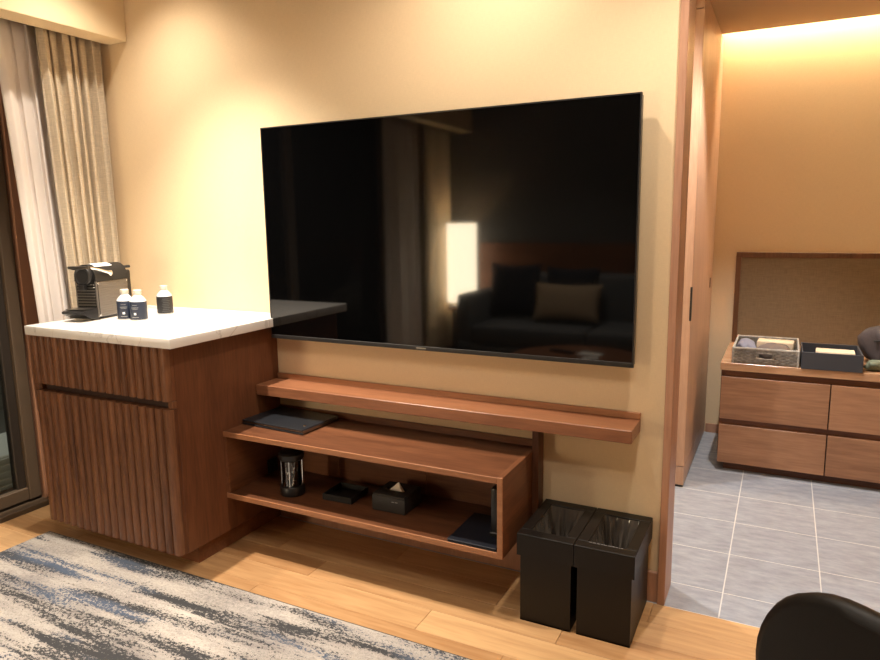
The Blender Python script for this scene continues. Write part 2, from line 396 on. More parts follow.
struct(box('baseboard_corridor', 'jamb_z', 1.50, 3.2, 1.99, 2.0, 0.0, 0.052))
led = tag(box('cove_light', 'led', 1.50, 3.15, 1.93, 1.97, 2.36, 2.38), 'bright warm strip light hidden in the corridor ceiling slot', 'light')
# side room left of the corridor, with its sliding door
struct(box('wall_partition', 'wallpaper', 1.41, 1.452, 1.06, 2.0, -0.02, 2.46))
struct(box('wall_header', 'wallpaper', 1.41, 1.452, 0.12, 1.06, 2.15, 2.46))
struct(box('wall_side_room', 'plaster', 0.2, 0.3, 0.12, 2.0, -0.02, 2.4))
struct(box('ceiling_side_room', 'plaster', 0.3, 1.41, 0.12, 2.0, 2.3, 2.36))
dr = sempty('door_1', 'pale wooden sliding door pushed open beside the dresser', (1.455, 1.045, 0))
MB().box(0, 0.040, 0, 0.952, 0.105, 2.14, 0.0015).build('door_leaf', 'door_z', dr)
MB().box(0, 0.040, 0, 0.952, 0.012, 0.102, 0.0015).build('bottom_rail', 'door_z', dr)
MB().box(0, 0.038, 0, 0.952, 2.144, 2.222, 0.001).build('head_rail', 'door_z', dr)
MB().box(0.002, 0.038, 0.006, 0.94, 0.001, 0.012).build('floor_guide', 'black_plastic', dr)
MB().box(0.033, 0.0415, -0.0012, 0.016, 0.80, 0.955, 0.0008).build('flush_pull', 'black_plastic', dr)
MB().box(0.039, 0.0425, 0.815, 0.835, 0.875, 0.93, 0.0008).build('finger_pull', 'bronze_dark', dr)
# window wall: header, side pier, far pier, sliding window
struct(box('wall_left', 'bulkhead', -1.3, -1.165, -0.305, 0.0, -0.02, CEIL), 'pier beside the window')
struct(box('wall_left_far', 'bulkhead', -1.3, -1.165, ROOM_Y0, -2.95, -0.02, CEIL))
struct(box('wall_left_header', 'bulkhead', -1.3, -1.165, -2.95, -0.305, 2.25, CEIL))
struct(MB().box(-0.895, -0.778, ROOM_Y0, 0.0, 2.063, CEIL, 0.003).build('trim_2', 'bulkhead'), 'curtain pelmet boxed down from the ceiling')
wn = sempty('window_1', 'bronze framed sliding window onto the balcony')
def wbar(name, y0, y1, z0, z1, x0=-1.20, x1=-1.15, mat='bronze_frame'): return MB().box(x0, x1, y0, y1, z0, z1, 0.003).build(name, mat, wn)
wbar('jamb', -0.362, -0.300, 0.0, 2.25, -1.225, -1.14, 'wood_frame_red'); wbar('jamb', -2.95, -2.89, 0.0, 2.25, -1.225, -1.14, 'wood_frame_red')
wbar('seal', -0.372, -0.362, 0.0, 2.25, -1.20, -1.165, 'bronze_dark')
wbar('stile', -0.425, -0.372, 0.035, 2.21, -1.19, -1.15); wbar('stile', -0.465, -0.425, 0.035, 2.21, -1.21, -1.17, 'bronze_dark')
wbar('stile', -1.70, -1.62, 0.035, 2.21); wbar('stile', -2.89, -2.83, 0.035, 2.21)
wbar('bottom_rail', -2.89, -0.425, 0.035, 0.092, -1.195, -1.155); wbar('top_rail', -2.89, -0.425, 2.15, 2.21)
wbar('head_frame', -2.89, -0.362, 2.21, 2.25, -1.225, -1.14)
wbar('track', -2.89, -0.362, -0.01, 0.035, -1.235, -1.165, 'bronze_dark'); wbar('sill', -2.89, -0.300, -0.01, 0.022, -1.165, -1.105)
MB().box(-1.19, -1.184, -1.63, -0.46, 0.09, 2.155).build('pane', 'window_glass', wn)
MB().box(-1.19, -1.184, -2.85, -1.69, 0.09, 2.155).build('pane', 'window_glass', wn)
# balcony outside
struct(box('ground_balcony', 'balcony_deck', -3.2, -1.3, -3.2, 1.6, -0.12, -0.06))
struct(box('wall_balcony', 'balcony_deck', -3.3, -3.2, -3.2, 1.6, -0.12, 0.9))
ac = thing('outdoor_unit', 'low white slatted outdoor unit on the balcony beyond the window', 'air conditioner', (-1.75, -0.18, -0.06))
MB().box(-0.20, 0.20, -0.36, 0.36, 0.0, 0.20, 0.006).build('body', 'balcony_white', ac)
for k in range(5): MB().box(0.196, 0.208, -0.34, 0.34, 0.025 + k * 0.035, 0.048 + k * 0.035, 0.002).build('slat', 'balcony_white', ac)
rl = thing('balcony_railing', 'pale balcony rail seen through the lower window pane', 'railing', (-2.75, 0, -0.06))
for k, z in enumerate((0.42, 0.72, 1.02)): MB().box(-0.03, 0.03, -3.0, 1.5, z - 0.02, z + 0.02, 0.004).build('rail', 'balcony_white', rl)
for k in range(5): MB().box(-0.025, 0.025, -2.9 + k * 1.05, -2.85 + k * 1.05, 0.0, 1.0, 0.003).build('post', 'balcony_white', rl)

# ceiling fixtures; d, e, f and g are added fill lights
for nm, loc, watt, cone, blend, rad in DOWNLIGHTS:
    where = {'a': 'above the wall end of the marble cabinet', 'b': 'above the front of the marble cabinet', 'c': 'above the floor by the corridor opening', 'd': 'added as fill above the wall shelves', 'e': 'added as fill above the rug',
             'f': 'added as fill above the black chair', 'g': 'added as fill above the sofa', 'corridor': 'in the corridor ceiling', 'bath': 'in the side room ceiling'}[nm]
    zc = {'corridor': 2.222, 'bath': 2.3}.get(nm, CEIL)
    t = thing('downlight', 'round recessed downlight ' + where, 'light', (loc[0], loc[1], zc), 0, 'recessed ceiling downlights')
    MB().lathe([(0.034, 0.0), (0.048, 0.0), (0.048, -0.004), (0.034, -0.006), (0.034, 0.0)], 24, cap=False).build('trim_ring', 'white_plastic', t)
    MB().lathe([(0.0005, -0.001), (0.033, -0.001)], 24, cap=False).build('lens', 'bulb', t)
    ld = bpy.data.lights.new('downlight_beam', 'SPOT'); lo = bpy.data.objects.new('downlight_beam', ld); COL.objects.link(lo); lo.parent = t
    lo.location = (0, 0, -0.02 - rad * 0.2); ld.energy = watt; ld.spot_size = math.radians(cone); ld.spot_blend = blend; ld.shadow_soft_size = rad; ld.color = (1.0, 0.95, 0.90) if nm in ('corridor', 'bath') else WARM

# ------------------------------------------------------------------ curtains
def drape(name, mat, x, y0, y1, z0, z1, folds, amp, label, cat='curtain', seed=1, flare=0.0, group=None, lean=0.0):
    rg = random.Random(seed); ph = [rg.uniform(-0.6, 0.6) for _ in range(folds * 2 + 4)]; am = [rg.uniform(0.55, 1.15) for _ in range(folds * 2 + 4)]
    def fn(u, v):
        t = u * folds; k = int(t); fr = t - k
        a0, a1 = am[k], am[k + 1]; A = amp * (a0 + (a1 - a0) * fr)
        wob = 0.18 * math.sin(3.1 * v + ph[k] * 4) * (1 - v) + ph[k] * (1 - fr) * 0.25 + ph[k + 1] * fr * 0.25
        s = 1.7 * abs(math.sin(PI * (t + wob))) ** 0.7 - 0.9
        top = 0.55 + 0.45 * min(1, (1 - v) * 6)
        xx = x + A * s * top + 0.3 * A * math.sin(2 * PI * (t * 0.37) + 1.2)
        yy = y0 + (y1 - y0) * u + 0.010 * math.sin(2 * PI * t + 1.0) * min(1, u * 8, (1 - u) * 8) + lean * (1 - v) * (1 - u)
        return (xx, yy, z0 + (z1 - z0) * v)
    mb = MB(); n = folds * 14; nv = 26; mb.grid(fn, n, nv)
    o = mb.build(name, mat, None, smooth=True, angle=180)
    so = o.modifiers.new('thick', 'SOLIDIFY'); so.thickness = 0.002
    return tag(o, label, cat, group)
drape('drape', 'drape', -0.930, -0.318, -0.010, 0.015, 2.12, 7, 0.036, 'beige woven drape gathered beside the television wall', seed=4, lean=0.075)
drape('sheer_curtain', 'sheer', -0.998, -0.452, -0.05, 0.015, 2.12, 7, 0.014, 'white sheer curtain bunched beside the beige drape', seed=9, lean=0.10)
drape('drape', 'drape', -1.00, -3.80, -3.30, 0.015, 2.12, 8, 0.026, 'beige drape by the sofa, seen mirrored in the television', seed=5)
drape('sheer_curtain', 'sheer', -1.06, -3.29, -2.72, 0.015, 2.12, 8, 0.026, 'white sheer curtain by the sofa, seen mirrored in the television', seed=6)

# ------------------------------------------------------------------ rug
rug = thing('area_rug', 'cream rug streaked with charcoal and slate blue on the oak floor', 'rug')
RX0, RX1, RY0, RY1 = -0.812, 1.45, -2.45, -0.563
mb = MB()
mb.grid(lambda u, v: (RX0 + (RX1 - RX0) * u, RY0 + (RY1 - RY0) * v, 0.0125 + 0.0006 * math.sin(37 * u + 11 * v)), 60, 40)
mb.add([(RX0, RY0, 0.0005), (RX1, RY0, 0.0005), (RX1, RY1, 0.0005), (RX0, RY1, 0.0005)], [(3, 2, 1, 0)])
pile = MB().box(RX0, RX1, RY0, RY1, 0.001, 0.012, 0.003).build('pile', 'rug', rug)
bd = MB()
bd.box(RX0 - 0.004, RX1 + 0.004, RY1 - 0.001, RY1 + 0.004, 0.0005, 0.009); bd.box(RX0 - 0.004, RX1 + 0.004, RY0 - 0.004, RY0 + 0.001, 0.0005, 0.009)
bd.box(RX0 - 0.004, RX0 + 0.001, RY0, RY1, 0.0005, 0.009); bd.box(RX1 - 0.001, RX1 + 0.004, RY0, RY1, 0.0005, 0.009)
bd.build('bound_edge', 'rug_back', rug)

# ------------------------------------------------------------------ minibar cabinet
cab = thing('minibar_cabinet', 'fluted walnut minibar cabinet by the window', 'cabinet')
CX0, CX1, CYF = -0.775, -0.022, -0.545
box('side_panel', 'walnut_z', CX1 - 0.02, CX1, CYF, -0.001, 0.078, 0.849, cab, 0.0012)
box('side_panel', 'walnut_z', CX0, CX0 + 0.02, CYF, -0.001, 0.078, 0.849, cab, 0.0012)
box('carcass', 'recess', CX0 + 0.02, CX1 - 0.02, CYF + 0.012, -0.002, 0.079, 0.848, cab)
box('plinth', 'walnut_x', -0.742, -0.05, -0.474, -0.002, 0.0, 0.078, cab)
def fronted(name, z0, z1):
    f = box(name, 'walnut_z', CX0, CX1 - 0.002, CYF - 0.014, CYF + 0.010, z0, z1, cab, 0.001)
    n = 18; sp = (CX1 - 0.002 - CX0) / n; h = z1 - z0
    w0, w1, d = sp * 0.46, sp * 0.25, 0.021
    prof = [(-w0, 0), (-w0 * 0.93, -d * 0.55), (-w1 * 1.15, -d * 0.93), (-w1 * 0.5, -d), (w1 * 0.5, -d), (w1 * 1.15, -d * 0.93), (w0 * 0.93, -d * 0.55), (w0, 0)]
    me = MB().prism(prof, 'z', 0.0, h).mesh('flute', True, 50); me.materials.append(MATS['walnut_flute'])
    for k in range(n): link('flute', me, f, (CX0 + sp * (k + 0.5), CYF - 0.014, z0))
    return f
fronted('drawer_front', 0.656, 0.848)
fronted('door', 0.080, 0.626)
box('finger_gap', 'recess', CX0 + 0.03, CX1 - 0.03, CYF - 0.004, CYF + 0.010, 0.627, 0.655, cab)
for xa in (CX0, CX1 - 0.024): box('gap_end', 'walnut_flute', xa, xa + 0.022, CYF - 0.018, CYF + 0.010, 0.628, 0.654, cab, 0.001)
ct = thing('marble_countertop', 'white marble countertop with grey veins on the fluted cabinet', 'countertop')
MB().box(-0.778, 0.019, -0.592, -0.0005, 0.850, 0.886, 0.0025, 2).build('slab', 'marble', ct, smooth=True)
MB().box(-0.778, 0.006, -0.014, -0.0005, 0.886, 0.896, 0.001).build('back_lip', 'marble', ct)

# ------------------------------------------------------------------ coffee machine
cm = thing('coffee_machine', 'small black capsule coffee machine with ridged steel side', 'coffee machine', (-0.705, -0.288, 0.886), math.radians(13)); cm.scale = (0.95, 0.95, 0.95)
MB().box(-0.05, 0.05, -0.072, 0.10, 0.004, 0.175, 0.004).build('body', 'black_plastic', cm)
def ribs(x, sg, y0, y1, z0, z1, n):
    prof = []
    for k in range(n):
        a = z0 + (z1 - z0) * k / n; c = z0 + (z1 - z0) * (k + 1) / n; md = (a + c) / 2
        prof += [(x, a), (x + sg * 0.0013, md)]
    prof += [(x, z1), (x - sg * 0.005, z1), (x - sg * 0.005, z0)]
    return prof
for sg in (1, -1):
    mbx = MB(); prof = ribs(0.052 * sg, sg, 0, 0, 0.012, 0.162, 15)
    n = len(prof); y0, y1 = -0.098, 0.098
    vs = [(a, y0, z) for a, z in prof] + [(a, y1, z) for a, z in prof]
    mbx.add(vs, [tuple(range(n)), tuple(range(2 * n - 1, n - 1, -1))] + [(i, (i + 1) % n, n + (i + 1) % n, n + i) for i in range(n)])
    pn = mbx.build('side_panel', 'steel_panel', cm)
    MB().box(0.050 * sg - 0.003, 0.050 * sg + 0.0048, -0.1005, -0.0935, 0.010, 0.165, 0.0015).build('panel_edge', 'steel_panel', pn)
    for yy in (-0.09, 0.09):
        for zz in (0.019, 0.156):
            MB().lathe([(0.004, 0), (0.004, 0.0025), (0.0025, 0.004)], 10).build('screw', 'chrome', pn, (sg * 0.0535, yy, zz), (0, sg * PI / 2, 0))
for yy in (-0.0985,):
    MB().box(-0.054, 0.054, yy, yy + 0.012, 0.012, 0.165, 0.002).build('front_plate', 'black_matte', cm)
for k in range(8): MB().box(-0.044, 0.044, -0.1035, -0.097, 0.060 + k * 0.0125, 0.066 + k * 0.0125, 0.001).build('rib', 'steel_dark', cm)
hump = [(0.055 * math.cos(t), 0.165 + 0.072 * math.sin(t) ** 0.8) for t in [PI * k / 18 for k in range(19)]]
MB().prism([(a, z) for a, z in hump], 'y', -0.10, 0.10).build('hood', 'black_matte', cm, smooth=True, angle=40)
MB().lathe([(0.043, 0.0), (0.043, 0.012), (0.040, 0.018), (0.034, 0.020), (0.030, 0.017)], 28).build('brew_head', 'black_plastic', cm, (0, -0.098, 0.188), (PI / 2, 0, 0), smooth=True)
MB().box(-0.016, 0.016, -0.128, -0.106, 0.128, 0.152, 0.004).build('spout', 'black_plastic', cm)
MB().prism([(-0.095, 0.002), (-0.095, 0.052), (-0.175, 0.048), (-0.19, 0.044), (-0.19, 0.036), (-0.14, 0.010)], 'x', -0.052, 0.052).build('drip_tray', 'black_plastic', cm)
MB().box(-0.044, 0.044, -0.178, -0.108, 0.0515, 0.0535, 0.001).build('tray_grid', 'steel_dark', cm, rot=None)
lv = MB().tube([(0.060, -0.012, 0.196), (0.061, -0.05, 0.206), (0.061, -0.10, 0.219), (0.060, -0.135, 0.226)], [0.0085, 0.006, 0.006, 0.006], 10).build('lever', 'chrome', cm, smooth=True)
MB().tube([(-0.058, -0.012, 0.196), (-0.056, -0.06, 0.209), (-0.046, -0.133, 0.226)], 0.006, 10).build('lever', 'chrome', cm, smooth=True)
MB().tube([(0.060, -0.137, 0.2265), (0.0, -0.140, 0.2275), (-0.045, -0.135, 0.2265)], 0.0065, 10).build('lever_grip', 'steel_dark', cm, smooth=True)
MB().lathe([(0.012, 0), (0.012, 0.006), (0.009, 0.008)], 16).build('lever_pivot', 'chrome', cm, (0.054, -0.012, 0.196), (0, PI / 2, 0))
lab = [(0.0565 * math.cos(t), 0.166 + 0.073 * math.sin(t) ** 0.8) for t in [math.radians(q) for q in range(52, 106, 6)]]
mbx = MB(); mbx.add([(a, -0.075, z) for a, z in lab] + [(a, 0.03, z) for a, z in lab], [(i, i + 1, len(lab) + i + 1, len(lab) + i) for i in range(len(lab) - 1)])
mbx.build('paper_label', 'white_print', cm, smooth=True)
MB().box(-0.045, 0.045, 0.10, 0.135, 0.004, 0.20, 0.006).build('water_tank', 'black_plastic', cm)
MB().tube([(0.0, 0.10, 0.212), (0.03, 0.15, 0.214)], 0.006, 8).build('tank_handle', 'black_plastic', cm)

# ------------------------------------------------------------------ bottles
def bottle(loc, labmat, label, turn, marks):
    t = thing('water_bottle', label, 'bottle', loc, turn, 'small aluminium water bottles on the countertop'); t.scale = (1, 1, 0.88)
    R = 0.0325
    MB().lathe([(0.028, 0.0), (R - 0.001, 0.003), (R, 0.008), (R, 0.086), (R * 0.95, 0.092), (R * 0.74, 0.103), (0.0165, 0.112), (0.0145, 0.116), (0.0145, 0.122)], 32).build('body', 'bottle_white', t, smooth=True)
    lb = MB().lathe([(R - 0.0005, 0.004), (R + 0.0006, 0.007), (R + 0.0006, 0.085), (R - 0.0005, 0.087)], 32, cap=False).build('label', labmat, t, smooth=True)
    MB().lathe([(0.0158, 0.119), (0.0165, 0.121), (0.0165, 0.137), (0.015, 0.139)], 24).build('cap', 'white_plastic', t, smooth=True)
    for (a0, a1, z0, z1, mt) in marks:
        n = 6; rr = R + 0.0010
        vs = [(rr * math.cos(a0 + (a1 - a0) * k / n), rr * math.sin(a0 + (a1 - a0) * k / n), z) for z in (z0, z1) for k in range(n + 1)]
        MB().add(vs, [(k, k + 1, n + 2 + k, n + 1 + k) for k in range(n)]).build('print', mt, lb)
    return t
mk = [(-0.14, 0.14, 0.026, 0.036, 'white_print'), (-0.42, 0.42, 0.058, 0.0605, 'dim_print'), (-0.35, 0.35, 0.052, 0.0535, 'dim_print'), (-0.40, 0.40, 0.014, 0.0165, 'dim_print'), (-0.3, 0.3, 0.070, 0.0715, 'dim_print')]
CAMA = math.atan2(-2.188 + 0.3, 1.86 + 0.5)
bottle((-0.552, -0.304, 0.886), 'label_navy', 'navy labelled bottle touching the coffee machine side', CAMA - 0.25, mk)
bottle((-0.477, -0.303, 0.886), 'label_navy', 'navy labelled bottle, right one of the touching pair', CAMA - 0.45, mk)
mk3 = [(-0.55 + 0.1 * (k % 3), 0.5 - 0.12 * (k % 2), 0.014 + k * 0.0085, 0.0165 + k * 0.0085, 'label_grey') for k in range(8)]
bottle((-0.530, -0.124, 0.886), 'label_black', 'black labelled bottle standing apart near the wall', CAMA + 0.1, mk3)

# ------------------------------------------------------------------ television
tv = thing('television', 'large black wall-mounted television reflecting the room', 'television')
TX0, TX1, TZ0, TZ1 = 0.0073, 1.4573, 0.8044, 1.634
box('housing', 'black_plastic', TX0 + 0.002, TX1 - 0.002, -0.062, -0.030, TZ0 + 0.004, TZ1 - 0.002, tv, 0.003)
box('screen', 'screen', TX0 + 0.004, TX1 - 0.004, -0.0678, -0.0615, TZ0 + 0.015, TZ1 - 0.004, tv)
mbx = MB(); mbx.box(TX0, TX0 + 0.0045, -0.0685, -0.055, TZ0, TZ1); mbx.box(TX1 - 0.0045, TX1, -0.0685, -0.055, TZ0, TZ1); mbx.box(TX0 + 0.0045, TX1 - 0.0045, -0.0685, -0.055, TZ1 - 0.0045, TZ1)
mbx.build('bezel', 'black_plastic', tv)
bb = box('bottom_bezel', 'bezel_grey', TX0 + 0.0045, TX1 - 0.0045, -0.0695, -0.055, TZ0, TZ0 + 0.0155, tv, 0.001)
MB().box(0.684, 0.722, -0.0703, -0.0690, TZ0 + 0.0055, TZ0 + 0.0105).build('badge', 'steel_dark', bb)
box('wall_bracket', 'black_plastic', 0.48, 0.98, -0.031, -0.0005, 1.0, 1.42, tv)

# ------------------------------------------------------------------ floating shelf and media unit
sh = thing('floating_shelf', 'long walnut floating shelf under the television', 'shelf')
SX0 = -0.021
box('board', 'walnut_red', SX0, 1.474, -0.145, -0.0005, 0.581, 0.623, sh, 0.0018)
box('back_lip', 'walnut_edge', SX0, 1.474, -0.013, -0.0005, 0.6232, 0.645, sh, 0.0015)
mu = thing('media_unit', 'low open walnut media unit fixed to the wall below the long shelf', 'shelf unit')
LX1, LYF, LZ0, LZ1 = 1.127, -0.342, 0.2155, 0.484
tp = box('top_panel', 'walnut_x', SX0, LX1 - 0.018, LYF + 0.005, -0.013, LZ1 - 0.020, LZ1 - 0.002, mu)
bp_ = box('bottom_panel', 'walnut_x', SX0, LX1 - 0.018, LYF + 0.005, -0.013, LZ0, LZ0 + 0.019, mu)
box('edge_band', 'walnut_edge', SX0, LX1 - 0.018, LYF, LYF + 0.005, LZ1 - 0.021, LZ1 - 0.001, tp, 0.001)
box('edge_band', 'walnut_edge', SX0, LX1 - 0.018, LYF, LYF + 0.005, LZ0, LZ0 + 0.020, bp_, 0.001)
sp_ = box('side_panel', 'walnut_y', LX1 - 0.018, LX1, LYF + 0.005, -0.03, LZ0, LZ1, mu, 0.0012)
box('edge_band', 'walnut_edge', LX1 - 0.018, LX1, LYF, LYF + 0.005, LZ0, LZ1, sp_, 0.001)
box('side_panel', 'walnut_y', SX0, SX0 + 0.014, LYF + 0.004, -0.013, LZ0 + 0.02, LZ1 - 0.021, mu)
for a, c in ((SX0 + 0.014, 0.2915), (0.2935, 0.692), (0.694, LX1 - 0.018)): box('back_panel', 'walnut_x', a, c, -0.028, -0.013, LZ0 + 0.019, LZ1 - 0.020, mu, 0.001)
box('back_lip', 'walnut_red', SX0, LX1, -0.013, -0.0005, LZ0, 0.506, mu, 0.001)
box('post', 'walnut_z', 1.1275, 1.1505, -0.068, -0.0135, 0.2155, 0.5805, mu, 0.0012)

# things on and in the unit
fo = thing('leather_folder', 'black leather guest folder lying on the media unit top', 'folder', (0.142, -0.137, 0.4832), math.radians(-3))
MB().box(-0.155, 0.155, -0.108, 0.108, 0.0, 0.006, 0.002).build('back_cover', 'slate_leather', fo)
MB().box(-0.150, 0.150, -0.103, 0.100, 0.006, 0.013, 0.001).build('pages', 'steel_dark', fo)
MB().box(-0.155, 0.155, -0.108, 0.108, 0.013, 0.0195, 0.002).build('front_cover', 'slate_leather', fo)
MB().box(-0.156, 0.156, 0.101, 0.1085, 0.0, 0.0195, 0.002).build('spine', 'slate_leather', fo)
MB().lathe([(0.0001, 0.0), (0.0065, 0.0), (0.0055, 0.0018), (0.0001, 0.002)], 16).build('button', 'chrome', fo, (0.125, -0.060, 0.0196))
MB().box(0.148, 0.1565, -0.104, 0.100, 0.004, 0.0155, 0.001).build('edge_strip', 'steel_dark', fo)

ZI = LZ0 + 0.0205
ln = thing('lantern', 'black capped glass lantern at the left of the open unit', 'lantern', (0.215, -0.232, ZI))
MB().lathe([(0.046, 0.0), (0.048, 0.004), (0.048, 0.030), (0.044, 0.036)], 32).build('base', 'black_plastic', ln, smooth=True)
MB().lathe([(0.039, 0.036), (0.039, 0.140), (0.037, 0.140), (0.037, 0.036), (0.039, 0.036)], 32, cap=False).build('glass_chimney', 'clear_glass', ln, smooth=True)
MB().lathe([(0.044, 0.138), (0.049, 0.144), (0.049, 0.162), (0.040, 0.170), (0.018, 0.172)], 32).build('cap', 'black_plastic', ln, smooth=True)
for k in range(4):
    t = PI / 4 + k * PI / 2 - 0.35
    MB().tube([(0.040 * math.cos(t), 0.040 * math.sin(t), 0.034), (0.040 * math.cos(t), 0.040 * math.sin(t), 0.142)], 0.0022, 6).build('rod', 'chrome', ln)
for a, c, h in ((0.013, -0.010, 0.095), (-0.014, -0.006, 0.085), (0.0, 0.014, 0.10)):
    MB().lathe([(0.008, 0.036), (0.0085, 0.050), (0.004, 0.054), (0.004, h - 0.02), (0.0075, h - 0.014), (0.0075, h)], 14, (a, c)).build('lamp_tube', 'chrome', ln, smooth=True)
so = thing('power_socket', 'small black socket block on the unit side wall behind the lantern', 'socket', (-0.0068, -0.095, 0.268))
MB().box(0.0, 0.012, -0.026, 0.026, -0.028, 0.028, 0.002).build('plate', 'black_plastic', so)
for dy in (-0.012, 0.012): MB().box(0.010, 0.0135, dy - 0.006, dy + 0.006, -0.012, 0.012, 0.001).build('outlet', 'black_matte', so)

tr_ = thing('valet_tray', 'shallow black square tray beside the lantern', 'tray', (0.420, -0.172, ZI), math.radians(2))
MB().box(-0.062, 0.062, -0.060, 0.060, 0.0, 0.004).build('base', 'black_matte', tr_)
for a, c, d, e2 in ((-0.064, 0.064, -0.062, -0.057), (-0.064, 0.064, 0.057, 0.062), (-0.064, -0.059, -0.057, 0.057), (0.059, 0.064, -0.057, 0.057)):
    MB().box(a, c, d, e2, 0.0, 0.024, 0.001).build('rim', 'black_matte', tr_)
tb = thing('tissue_box', 'charcoal tissue box with a white tissue poking out', 'tissue box', (0.644, -0.168, ZI), math.radians(1))
MB().box(-0.068, 0.068, -0.064, 0.064, 0.0, 0.058, 0.004, 2).build('body', 'charcoal_card', tb, smooth=True)
ld_ = MB(); ld_.box(-0.066, 0.066, -0.062, -0.012, 0.057, 0.064, 0.002); ld_.box(-0.066, 0.066, 0.012, 0.062, 0.057, 0.064, 0.002); ld_.box(-0.066, -0.040, -0.012, 0.012, 0.057, 0.064); ld_.box(0.040, 0.066, -0.012, 0.012, 0.057, 0.064)
ld_.build('slotted_lid', 'charcoal_card', tb)
MB().add([(-0.030, -0.004, 0.058), (0.026, -0.008, 0.058), (0.030, 0.006, 0.058), (-0.026, 0.008, 0.058), (0.010, 0.0, 0.094), (-0.010, 0.002, 0.076)], [(0, 1, 4, 5), (1, 2, 4), (2, 3, 5, 4), (3, 0, 5), (3, 2, 1, 0)]).build('tissue_sheet', 'tissue', tb)
for dx in (0.020, 0.034): MB().box(dx - 0.005, dx + 0.005, -0.0655, -0.064, 0.042, 0.0445).build('print', 'dim_print', tb)
nf = thing('navy_folder', 'flat navy folder lying at the right end of the open unit', 'folder', (1.018, -0.228, ZI))
MB().box(-0.085, 0.085, -0.11, 0.11, 0.0, 0.004, 0.001).build('cover', 'navy', nf)
MB().box(-0.080, 0.084, -0.107, 0.107, 0.004, 0.007, 0.001).build('inner_sheets', 'navy', nf)
MB().box(-0.086, 0.086, -0.111, 0.111, 0.007, 0.010, 0.001).build('cover', 'navy', nf)
rc = thing('black_handset', 'slim black handset standing against the right end of the unit', 'handset', (1.068, -0.235, ZI + 0.0105))
MB().box(-0.013, 0.013, -0.030, 0.030, 0.0, 0.165, 0.005, 2).build('body', 'black_plastic', rc, smooth=True)
MB().box(-0.0145, -0.012, -0.022, 0.022, 0.09, 0.15, 0.001).build('screen', 'slate_leather', rc)
MB().box(-0.016, 0.012, -0.034, 0.034, 0.0, 0.016, 0.003).build('foot', 'black_plastic', rc)

# ------------------------------------------------------------------ waste bins
def bin_(x0, label, print_):
    W, D, H, CH = 0.1812, 0.294, 0.2977, 0.072
    t = thing('waste_bin', label, 'waste bin', (x0 + W / 2, -0.305 + D / 2, 0), 0, 'black lidded waste bins')
    i = 0.009
    b_ = MB()
    b_.box(-W / 2 + i, W / 2 - i, -D / 2 + i, -D / 2 + i + 0.006, 0.0, 0.27); b_.box(-W / 2 + i, W / 2 - i, D / 2 - i - 0.006, D / 2 - i, 0.0, 0.27)
    b_.box(-W / 2 + i, -W / 2 + i + 0.006, -D / 2 + i + 0.006, D / 2 - i - 0.006, 0.0, 0.27); b_.box(W / 2 - i - 0.006, W / 2 - i, -D / 2 + i + 0.006, D / 2 - i - 0.006, 0.0, 0.27)
    b_.box(-W / 2 + i, W / 2 - i, -D / 2 + i, D / 2 - i, 0.0, 0.006)
    b_.build('body', 'bin_black', t)
    ow0, ow1, od0, od1 = -W / 2 + 0.034, W / 2 - 0.033, -D / 2 + 0.040, D / 2 - 0.040
    c = MB()
    # collar skirt
    c.box(-W / 2, W / 2, -D / 2, -D / 2 + 0.007, H - CH, H - 0.004); c.box(-W / 2, W / 2, D / 2 - 0.007, D / 2, H - CH, H - 0.004)
    c.box(-W / 2, -W / 2 + 0.007, -D / 2 + 0.007, D / 2 - 0.007, H - CH, H - 0.004); c.box(W / 2 - 0.007, W / 2, -D / 2 + 0.007, D / 2 - 0.007, H - CH, H - 0.004)
    c.build('collar', 'bin_black', t)
    r_ = MB()
    r_.box(-W / 2, W / 2, -D / 2, od0, H - 0.006, H, 0.0015); r_.box(-W / 2, W / 2, od1, D / 2, H - 0.006, H, 0.0015)
    r_.box(-W / 2, ow0, od0, od1, H - 0.006, H, 0.0015); r_.box(ow1, W / 2, od0, od1, H - 0.006, H, 0.0015)
    rm = r_.build('top_rim', 'bin_black', t)
    rg = random.Random(int(x0 * 1000))
    ph = [rg.uniform(0, 6.28) for _ in range(8)]
    def fn(u, v):
        a = 2 * PI * u; kx = (ow1 - ow0) / 2 + 0.002; ky = (od1 - od0) / 2 + 0.002
        ca, sa = math.cos(a), math.sin(a); k = 1 / max(abs(ca), abs(sa))
        k = k * 0.92 + 0.08
        cr = 1 - 0.16 * v - (0.16 * abs(math.sin(5 * a + ph[0] + 1.7 * v)) + 0.16 * abs(math.sin(8.5 * a + ph[1] - 2.3 * v)) + 0.09 * abs(math.sin(17 * a + ph[2] + 3 * v))) * min(1, v * 2.2) - 0.30 * max(0, v - 0.6)
        return ((ow0 + ow1) / 2 + kx * ca * k * cr, (od0 + od1) / 2 + ky * sa * k * cr, H - 0.004 - 0.20 * v)
    bg = MB(); bg.grid(fn, 120, 14)
    bg.build('bin_liner', 'bag_film', t, smooth=True, angle=180)
    if print_:
        rg = random.Random(5); x = ow0 + 0.002
        while x < ow1 - 0.006:
            ww = rg.uniform(0.004, 0.011)
            MB().box(x, x + ww, od0 - 0.0050, od0 - 0.0028, H + 0.0001, H + 0.0004).build('print', 'dim_print', rm); x += ww + rg.uniform(0.0015, 0.004)
    return t
bin_(1.1611, 'black waste bin next to the media unit, left of the pair', False)
bin_(1.3442, 'black waste bin next to the door jamb, right of the pair', True)

